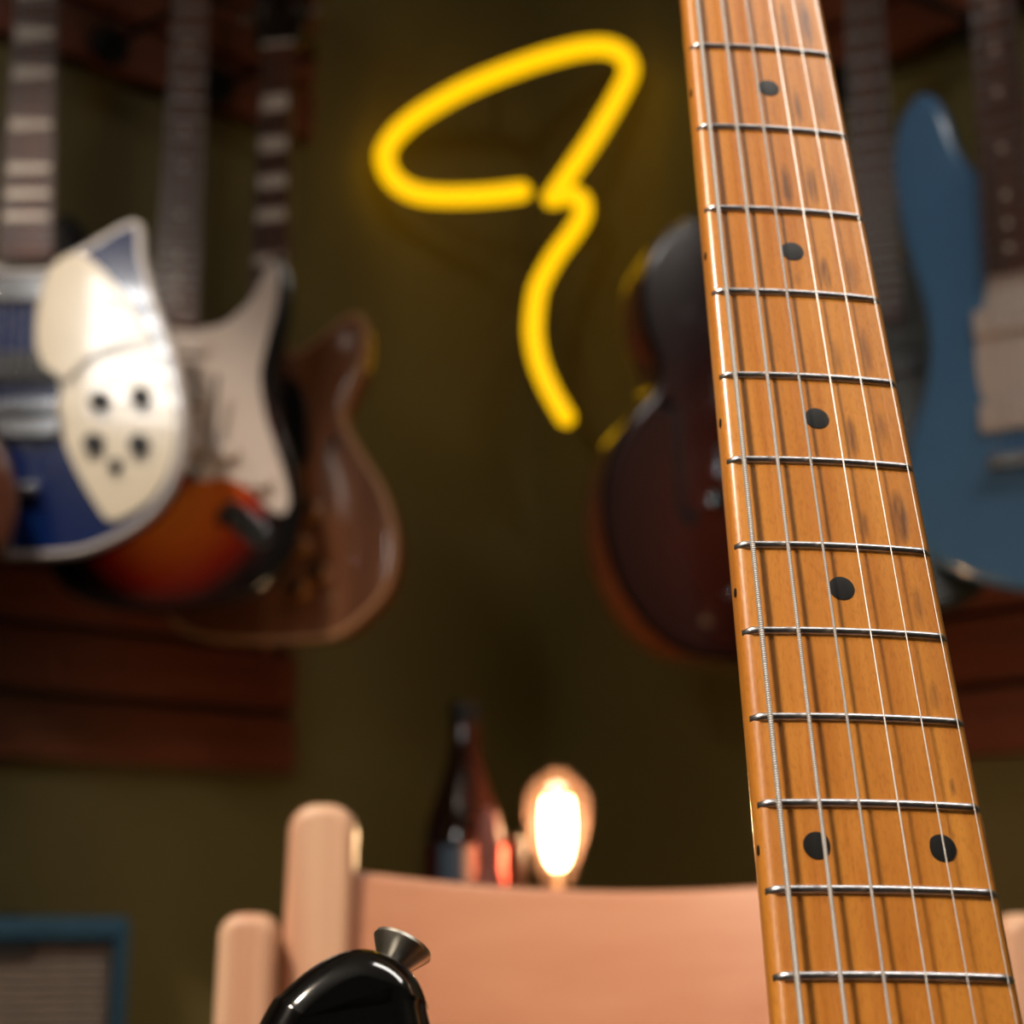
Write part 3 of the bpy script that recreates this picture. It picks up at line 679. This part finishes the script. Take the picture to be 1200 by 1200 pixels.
def post(x, top_z, wd, y0, y1, zbot, slope, name):
    h = wd/2; r = wd*0.40; ol = []
    for cxr, sgn_ in ((h-r, 1), (-h+r, -1)):
        rng = range(0, 91, 15) if sgn_ > 0 else range(90, 181, 15)
        for a_ in rng:
            t = math.radians(a_); ol.append((cxr + r*math.cos(t), top_z - r + r*math.sin(t)))
    ol += [(-h, zbot), (h, zbot)]
    ol = [(px_ + x + slope*(z_-top_z), z_) for px_, z_ in ol]
    return MB().prism(ol, y0, y1, 0.006, dense=False, nb=3)
for sx in (1, -1):
    # the tall back post, and the lower outer piece beside it
    post(-sx*abs(pcx) if sx > 0 else abs(pcx), ptop, pw, -0.018, 0.016, 0.0, lean*0.4*sx, 'post').build('back_post', beech, chair)
    post(-sx*abs(ocx) if sx > 0 else abs(ocx), otop, ow, -0.040, -0.004, 0.40, lean*0.3*sx, 'outer').build('outer_upright', beech, chair)
# curved backrest panel, dipping slightly in the middle
rt = MB(); nx = 24; x0 = -(abs(pcx)-pw/2+0.004); x1 = -x0
zt_e = CP(416, 1019).z; vs = []; fs = []
zmid = CP(743, 1044, CY+0.045).z
for i in range(nx+1):
    u_ = -1 + 2*i/nx; x = x0 + (x1-x0)*i/nx; bow = 0.045*(1-u_*u_); zt = zmid + (zt_e - zmid)*u_*u_
    for (yy, zz) in ((-0.009, zt-0.20), (-0.009, zt-0.005), (-0.0065, zt-0.0012), (0, zt), (0.0065, zt-0.0012), (0.009, zt-0.005), (0.009, zt-0.20)):
        vs.append((x, yy+bow, zz))
for i in range(nx):
    for k in range(7):
        l = (k+1)%7; fs.append((i*7+k, i*7+l, (i+1)*7+l, (i+1)*7+k))
fs.append(tuple(range(7))); fs.append(tuple(nx*7+k for k in range(6, -1, -1)))
rt.add(vs, fs).build('backrest', beech_h, chair)
sw = abs(ocx) + ow/2
MB().prism([(-sw, -0.0), (sw, 0.0), (sw, 0.028), (-sw, 0.028)], -0.40, -0.002, 0.004, dense=False).build('seat', beech_h, chair).location = (0, 0, 0.43)
for sx in (-1, 1):
    MB().box((sx*(sw-0.03)-0.018, -0.385, 0.0), (sx*(sw-0.03)+0.018, -0.35, 0.432), 0.004).build('front_leg', beech, chair)
    MB().box((sx*(sw-0.03)-0.010, -0.36, 0.20), (sx*(sw-0.03)+0.010, -0.008, 0.23), 0.003).build('stretcher', beech, chair)

# ------------------------------------------------------------------ the maple neck guitar in front
# pose of the fretted plane fitted from the fret ends (camera x right, y down, z forward; millimetres)
RC = ((0.9936861659, 0.0216723477, -0.1100823010), (0.0404428985, 0.8460129722, 0.5316262059), (0.1046526426, -0.5327216535, 0.8397948942))
TC = Vector((78.3953993, 79.5136717, 349.6498660))/1000
def c2w(v): return Vector((v[0], v[2]*math.cos(PITCH) + v[1]*math.sin(PITCH), v[2]*math.sin(PITCH) - v[1]*math.cos(PITCH)))
gx = c2w([RC[i][0] for i in range(3)]); gz = -c2w([RC[i][1] for i in range(3)]); gy = c2w([RC[i][2] for i in range(3)])
gy = (gy - gx*gy.dot(gx)).normalized(); gz = gx.cross(gy).normalized()
F12 = CAMP + c2w(TC)
SCALE = 0.6477; Z12 = SCALE/2; FRH = 0.0010
# local frame: origin at bridge line on the fret-top plane, z up the neck, y into the wood
G0 = F12 - gz*Z12 - gy*0.0013      # fret ends lie below the crown of the curved board
BFACE = 0.0115; BTH = 0.044
zb0 = -0.150
base = G0 + gy*(BFACE+BTH/2) + gz*zb0
GM = Matrix.Translation(base) @ Matrix(((gx.x, gy.x, gz.x, 0), (gx.y, gy.y, gz.y, 0), (gx.z, gy.z, gz.z, 0), (0, 0, 0, 1)))
gtr = thing('electric_guitar', 'black guitar with a worn maple neck, black dots and six strings, before the chair', 'guitar', GM)
OFF = Vector((0, BFACE+BTH/2, zb0))
def gput(mb, name, m, parent=None, smooth=35):
    mb.v = [tuple(Vector(p) - OFF) for p in mb.v]; return mb.build(name, m, parent or gtr, smooth)
def gloc(px, py, dy=0.0):
    p = on_plane(px, py, G0 + gy*dy, gy) - G0; return (p.dot(gx), p.dot(gz))
dz = lambda n: SCALE*2**(-n/12)                        # height of fret n above the bridge
W0, W12 = 0.0405, 0.0510
WID = lambda z: W0 + (W12-W0)*(SCALE-z)/(SCALE-Z12)
RAD = 0.241
# body
body = [(-0.0335, 0.205), (-0.050, 0.212), (-0.070, 0.240), (-0.086, 0.272)] + [gloc(x, y - 9, BFACE+0.003) for x, y in ((507, 1203), (503, 1180), (490, 1150), (466, 1127), (432, 1115), (400, 1119), (366, 1136), (330, 1166), (303, 1203))] + \
       [(-0.146, 0.262), (-0.156, 0.220), (-0.150, 0.165), (-0.128, 0.105), (-0.124, 0.065), (-0.145, 0.01), (-0.162, -0.045), (-0.150, -0.105), (-0.095, -0.142), (0.0, -0.150), (0.085, -0.140), (0.140, -0.105), (0.160, -0.045), (0.145, 0.015), (0.122, 0.065), (0.120, 0.105), (0.140, 0.155), (0.142, 0.205), (0.120, 0.245), (0.100, 0.245), (0.078, 0.215), (0.055, 0.190), (0.034, 0.182)]
gput(MB().prism(body, BFACE, BFACE+BTH, 0.0078, nb=8), 'body', black_gloss)
# neck with worn fingerboard; the wear sits in a vertex attribute
NT, NBK = 56, 18; ZE = dz(21) - 0.008; NL = 470
wear_px = [(920, 30, 50, 10, 1.0), (945, 27, 55, 13, 1.0), (896, 36, 26, 6, .4), (935, 125, 38, 9, .9), (962, 122, 40, 10, .7), (907, 130, 20, 6, .4), (922, 217, 45, 13, 1.), (952, 217, 45, 13, .9), (979, 217, 45, 8, .7), (968, 320, 36, 11, 1.), (999, 320, 38, 13, .6), (935, 327, 16, 6, .5), (982, 418, 36, 10, .6), (1016, 410, 50, 12, .7), (999, 512, 44, 11, 1.), (1034, 500, 34, 13, .6), (1014, 615, 30, 10, .7), (1056, 605, 56, 20, 1.2), (1077, 707, 40, 13, .6), (1096, 815, 34, 9, .8), (1117, 920, 18, 8, .8), (968, 618, 22, 5, .3)]
wear = [(gloc(x, y, FRH), (Vector(gloc(x, y - h/2, FRH)) - Vector(gloc(x, y + h/2, FRH))).length*0.62, (Vector(gloc(x - w_/2, y, FRH)) - Vector(gloc(x + w_/2, y, FRH))).length*0.54, s_) for x, y, h, w_, s_ in wear_px]
vs = []; fs = []; wv = []
rows = [ZE + (SCALE - ZE)*k/NL for k in range(NL+1)]
NC = NT + 1 + NBK - 1
random.seed(9)
for z in rows:
    hw_ = WID(z)/2
    for j in range(NT+1):
        u_ = -1 + 2*j/NT; x = hw_*u_
        y = FRH + (RAD - math.sqrt(RAD*RAD - x*x))
        e_ = max(0.0, abs(x) - (hw_-0.0022))/0.0022          # rolled edge
        y += 0.0014*e_*e_
        vs.append((x, y, z))
        a_ = 0.0
        if abs(u_) < 0.97:
            for (c, rz, rx, s_) in wear:
                dx = (x - c[0])/rx; dzz = (z - c[1])/rz
                if abs(dzz) > 1.6 or abs(dx) > 1.6: continue
                q = dx*dx + dzz*dzz
                a_ = max(a_, s_*max(0.0, 1 - q)**0.8)
        wv.append(a_)
    y0 = vs[-1][1]
    for j in range(1, NBK):
        th = math.pi*j/NBK
        vs.append((hw_*math.copysign(abs(math.cos(th))**0.75, math.cos(th)), y0 + 0.0192*math.sin(th)**0.72, z)); wv.append(0.0)
for k in range(NL):
    for j in range(NC):
        l = (j+1)%NC; fs.append((k*NC+j, k*NC+l, (k+1)*NC+l, (k+1)*NC+j))
fs.append(tuple(range(NC-1, -1, -1))); fs.append(tuple(NL*NC+j for j in range(NC)))
maple, N, L, B = nodes_mat('aged_maple_lacquer')
tc = N.new('ShaderNodeTexCoord'); mp = N.new('ShaderNodeMapping'); mp.inputs['Scale'].default_value = (1, 1, 0.05)
L.new(tc.outputs['Object'], mp.inputs[0])
n1 = N.new('ShaderNodeTexNoise'); n1.inputs['Scale'].default_value = 230; n1.inputs['Detail'].default_value = 6; n1.inputs['Distortion'].default_value = 0.4; L.new(mp.outputs[0], n1.inputs['Vector'])
rp = N.new('ShaderNodeValToRGB'); rp.color_ramp.elements[0].position = 0.28; rp.color_ramp.elements[1].position = 0.72
rp.color_ramp.elements[0].color = hexc(182, 110, 36); rp.color_ramp.elements[1].color = hexc(212, 142, 56)
L.new(n1.outputs['Fac'], rp.inputs[0])
# fine pores
n2 = N.new('ShaderNodeTexNoise'); n2.inputs['Scale'].default_value = 1500; n2.inputs['Detail'].default_value = 2
mp2 = N.new('ShaderNodeMapping'); mp2.inputs['Scale'].default_value = (1, 1, 0.35); L.new(tc.outputs['Object'], mp2.inputs[0]); L.new(mp2.outputs[0], n2.inputs['Vector'])
r2 = N.new('ShaderNodeValToRGB'); r2.color_ramp.elements[0].position = 0.3; r2.color_ramp.elements[0].color = (0.80, 0.74, 0.70, 1); r2.color_ramp.elements[1].position = 0.5; r2.color_ramp.elements[1].color = (1, 1, 1, 1); L.new(n2.outputs['Fac'], r2.inputs[0])
mx = N.new('ShaderNodeMix'); mx.data_type = 'RGBA'; mx.blend_type = 'MULTIPLY'; mx.inputs[0].default_value = 0.7
L.new(rp.outputs[0], mx.inputs[6]); L.new(r2.outputs[0], mx.inputs[7])
# worn, dirty spots broken up by streaks
at = N.new('ShaderNodeAttribute'); at.attribute_name = 'wear'
n3 = N.new('ShaderNodeTexNoise'); n3.inputs['Scale'].default_value = 900; n3.inputs['Detail'].default_value = 3
mp3 = N.new('ShaderNodeMapping'); mp3.inputs['Scale'].default_value = (1, 1, 0.12); L.new(tc.outputs['Object'], mp3.inputs[0]); L.new(mp3.outputs[0], n3.inputs['Vector'])
m3 = N.new('ShaderNodeMapRange'); m3.inputs[1].default_value = 0.25; m3.inputs[2].default_value = 0.65; m3.inputs[3].default_value = 0.35; m3.inputs[4].default_value = 1.1; L.new(n3.outputs['Fac'], m3.inputs[0])
m4 = N.new('ShaderNodeMath'); m4.operation = 'MULTIPLY'; L.new(at.outputs['Fac'], m4.inputs[0]); L.new(m3.outputs[0], m4.inputs[1])
m5 = N.new('ShaderNodeMath'); m5.operation = 'MULTIPLY'; m5.use_clamp = True; m5.inputs[1].default_value = 1.15; L.new(m4.outputs[0], m5.inputs[0])
mw = N.new('ShaderNodeMix'); mw.data_type = 'RGBA'; mw.inputs[7].default_value = hexc(112, 70, 36)
L.new(m5.outputs[0], mw.inputs[0]); L.new(mx.outputs[2], mw.inputs[6]); L.new(mw.outputs[2], B.inputs['Base Color'])
B.inputs['Roughness'].default_value = 0.42; B.inputs['Coat Weight'].default_value = 0.55; B.inputs['Coat Roughness'].default_value = 0.16
bmp = N.new('ShaderNodeBump'); bmp.inputs['Strength'].default_value = 0.10; bmp.inputs['Distance'].default_value = 0.0006
L.new(n2.outputs['Fac'], bmp.inputs['Height']); L.new(bmp.outputs[0], B.inputs['Normal'])
nmb = MB().add(vs, fs)
neck = gput(nmb, 'neck', maple, smooth=50)
at_ = neck.data.attributes.new('wear', 'FLOAT', 'POINT'); at_.data.foreach_set('value', wv)
# frets
for n in range(1, 22):
    z = dz(n); hw_ = WID(z)/2 - 0.0002; vs = []; fs = []; S = 9; K = 26
    for i in range(K+1):
        u_ = -1 + 2*i/K; x = hw_*u_; edge = max(0.0, (abs(x) - (hw_-0.0014))/0.0014)
        ybase = FRH + RAD - math.sqrt(RAD*RAD - x*x) + 0.0004 + 0.0010*edge**2
        h = (FRH + 0.0004)*(1 - 0.62*edge**1.3); wd = 0.00102*(1 - 0.25*edge)
        for k in range(S):
            th = math.pi*k/(S-1); vs.append((x, ybase - h*math.sin(th)**0.8, z + wd*math.cos(th)))
    for i in range(K):
        for k in range(S-1): fs.append((i*S+k, (i+1)*S+k, (i+1)*S+k+1, i*S+k+1))
        fs.append((i*S+S-1, (i+1)*S+S-1, (i+1)*S, i*S))
    fs.append(tuple(range(S))); fs.append(tuple(K*S+k for k in range(S-1, -1, -1)))
    gput(MB().add(vs, fs), 'fret', nickel, neck, 60)
# black position dots
dot_m = mat('black_dot_inlay', hexc(10, 10, 10), 0.45)
def dot(x, z):
    y = FRH + RAD - math.sqrt(RAD*RAD - x*x)
    gput(MB().lathe([(0.0031, -0.0008), (0.0031, 0.00012), (0.0026, 0.00016)], (x, y, z), (0, -1, 0), 28), 'position_dot', dot_m, neck)
for n in (3, 5, 7, 9, 15, 17, 19): dot(0.0, (dz(n)+dz(n-1))/2)
for x in (-0.0134, 0.0140): dot(x, (dz(12)+dz(11))/2)
for n in (3, 5, 7, 9, 12, 15):
    z = (dz(n)+dz(n-1))/2
    gput(MB().lathe([(0.0011, -0.0004), (0.0011, 0.0002)], (-WID(z)/2, 0.0048, z), (-1, 0, 0), 10), 'side_dot', dot_m, neck)
# strings
def string_mat(name, wound, r):
    m, N, L, B = nodes_mat(name)
    B.inputs['Metallic'].default_value = 0.7 if wound else 0.85; B.inputs['Roughness'].default_value = 0.45 if wound else 0.38; B.inputs['Base Color'].default_value = hexc(226, 222, 218)
    tc = N.new('ShaderNodeTexCoord')
    if wound:
        wt = N.new('ShaderNodeTexWave'); wt.bands_direction = 'Z'; wt.inputs['Scale'].default_value = wound; L.new(tc.outputs['Object'], wt.inputs['Vector'])
        bp = N.new('ShaderNodeBump'); bp.inputs['Strength'].default_value = 0.7; bp.inputs['Distance'].default_value = 0.0002
        L.new(wt.outputs['Fac'], bp.inputs['Height']); L.new(bp.outputs[0], B.inputs['Normal'])
        rp = N.new('ShaderNodeValToRGB'); rp.color_ramp.elements[0].color = hexc(150, 146, 142); rp.color_ramp.elements[1].color = hexc(250, 248, 246)
        L.new(wt.outputs['Fac'], rp.inputs[0]); L.new(rp.outputs[0], B.inputs['Base Color'])
    else:
        nz = N.new('ShaderNodeTexNoise'); nz.inputs['Scale'].default_value = 400; L.new(tc.outputs['Object'], nz.inputs['Vector'])
        rp = N.new('ShaderNodeValToRGB'); rp.color_ramp.elements[0].color = hexc(200, 198, 196); rp.color_ramp.elements[1].color = hexc(236, 234, 232); L.new(nz.outputs['Fac'], rp.inputs[0]); L.new(rp.outputs[0], B.inputs['Base Color'])
    return m
gauge = (1.17, 0.91, 0.66, 0.43, 0.33, 0.26); wnd = (560, 640, 760, 0, 0, 0)
for k in range(6):
    f_ = (k-2.5)/2.5; r = gauge[k]/2000
    sag = (f_*0.0262)**2/(2*RAD)
    hb_ = -0.0034 + 0.0005*(k/5)                       # height at the bridge above the fret plane
    p0 = Vector((f_*0.0262 + 0.0003, hb_ + sag - 0.0010, 0.0)); p1 = Vector((f_*0.0176, 0.0004 + (f_*0.0176)**2/(2*RAD) - r - 0.0006, SCALE))
    gput(MB().tube([p0 + (p1-p0)*(i/24) for i in range(25)], r, 10), 'string', string_mat('string_%d' % k, wnd[k], r))
gput(MB().box((-W0/2, -0.0012, SCALE-0.0005), (W0/2, 0.006, SCALE+0.003), 0.0006), 'nut', pearl)
# headstock and tuners
hd = [(-0.0205, 0), (0.0205, 0), (0.028, 0.018), (0.048, 0.046), (0.030, 0.070), (0.033, 0.125), (0.046, 0.165), (0.020, 0.190), (-0.014, 0.182), (-0.030, 0.158), (-0.040, 0.035), (-0.028, 0.012)]
hs = gput(MB().prism([(x, SCALE + z) for x, z in hd], 0.006, 0.020, 0.002), 'headstock', maple)
for k in range(6):
    x, z = -0.022+0.0015*k, SCALE+0.03+0.025*k
    gput(MB().lathe([(0.005, 0), (0.003, 0.004), (0.003, 0.012)], (x, 0.0065, z), (0, -1, 0), 12).lathe([(0.0025, 0), (0.0025, 0.02), (0.008, 0.021), (0.008, 0.03), (0.004, 0.033)], (x, 0.013, z), (-1, 0, 0), 12), 'tuner', chrome, hs)
# strap button on the horn: flared cone on a short stem
bxl, bzl = gloc(457, 1138, BFACE+0.019)
bdir = Vector((0.42, 0.06, 0.90)).normalized()
brushed = mat('brushed_nickel_button', hexc(214, 210, 200), 0.33, 1.0, noise=0.1, nscale=500)
gput(MB().lathe([(0.0030, -0.010), (0.0030, 0.0), (0.0029, 0.0006), (0.0036, 0.0012), (0.0062, 0.0050), (0.0068, 0.0060), (0.0066, 0.0068), (0.0054, 0.0072), (0.0030, 0.0066), (0.0010, 0.0062)], (bxl, BFACE+0.019, bzl), bdir, 40), 'strap_button', brushed)
# pickguard, pickups, bridge and knobs lower on the body
gput(MB().prism([(-0.034, 0.190), (-0.060, 0.180), (-0.085, 0.140), (-0.090, 0.090), (-0.075, 0.02), (-0.045, 0.005), (0.045, 0.005), (0.075, -0.03), (0.120, -0.065), (0.130, -0.03), (0.105, 0.05), (0.100, 0.110), (0.115, 0.170), (0.110, 0.215), (0.085, 0.195), (0.055, 0.172), (0.034, 0.168)], BFACE-0.0025, BFACE, 0.0008), 'pickguard', black_plastic)
for zz in (0.160, 0.100, 0.040):
    gput(MB().box((-0.042, BFACE-0.009, zz-0.010), (0.042, BFACE, zz+0.010), 0.004), 'pickup', offwhite)
gput(MB().box((-0.036, BFACE-0.010, -0.020), (0.036, BFACE+0.001, 0.006), 0.002), 'bridge', chrome)
for x, zz in ((0.075, 0.03), (0.090, 0.0), (0.105, -0.03)):
    gput(MB().lathe([(0.012, 0), (0.011, 0.004), (0.009, 0.015), (0.006, 0.016)], (x, BFACE-0.002, zz), (0, -1, 0), 20), 'knob', black_plastic)

# stand that carries the guitar, below the frame
sb = base.copy(); sb.z = 0
stand = thing('guitar_stand', 'black tubular stand under the black guitar', 'stand', Matrix.Translation(sb))
cr = base - gz*0.004
yc = Vector((gy.x, gy.y, 0)).normalized()
back = cr + gy*0.05
MB().tube([Vector((yc.x*0.06, yc.y*0.06, 0.18)), back - sb, back - sb + gz*0.12], 0.011, 12).build('pole', black_metal, stand)
for sx in (-1, 1):
    q = cr + gx*sx*0.075 - gz*(-0.004)
    MB().ctube(cat3([back - sb + gz*0.0, q + gy*0.045 - gz*0.012 - sb, q - gz*0.004 - sb, q - gy*0.045 + gz*0.004 - sb]), 0.008, 10).build('cradle_arm', black_plastic, stand)
for k in range(3):
    th = math.radians(90 + 120*k); fx = Vector((math.cos(th)*0.22, math.sin(th)*0.22, 0.009)) + yc*0.06
    MB().ctube([Vector((yc.x*0.06, yc.y*0.06, 0.30)), fx], 0.009, 10).build('leg', black_metal, stand)
# housings of the ceiling spotlight and of the added fill spot
for lo, tg, lb in ((spo.location, Vector((0.10, 0.62, 0.92)), 'black ceiling spotlight aimed at the chair'), (s2o.location, S2T, 'black housing of the added fill spot on the blue guitar')):
    sl_ = thing('spotlight', lb, 'spotlight', Matrix.Translation((lo.x, lo.y, ROOM_H)))
    dr = (tg - lo).normalized()
    can = MB().lathe([(0.075, -0.005), (0.078, -0.03), (0.070, -0.13), (0.02, -0.14)], (0, 0, -0.23), dr, 24); can.f = [f for f in can.f if len(f) == 4]
    can.build('spotlight_can', black_metal, sl_)
    MB().tube([(0, 0, 0.0), Vector((0, 0, -0.23)) - dr*0.12], 0.008, 10).build('spotlight_stem', black_metal, sl_)
# frame around the added ceiling fill light, out of view
pl_ = thing('fill_light_frame', 'long white frame around the added ceiling fill light', 'lamp', Matrix.Translation((1.0, 0.25, ROOM_H)))
for (a_, b_) in (((-0.61, -0.21, -0.05), (-0.585, 0.21, 0.0)), ((0.585, -0.21, -0.05), (0.61, 0.21, 0.0)), ((-0.585, -0.21, -0.05), (0.585, -0.185, 0.0)), ((-0.585, 0.185, -0.05), (0.585, 0.21, 0.0))):
    MB().box(a_, b_).build('frame_bar', white_paint, pl_, 0)
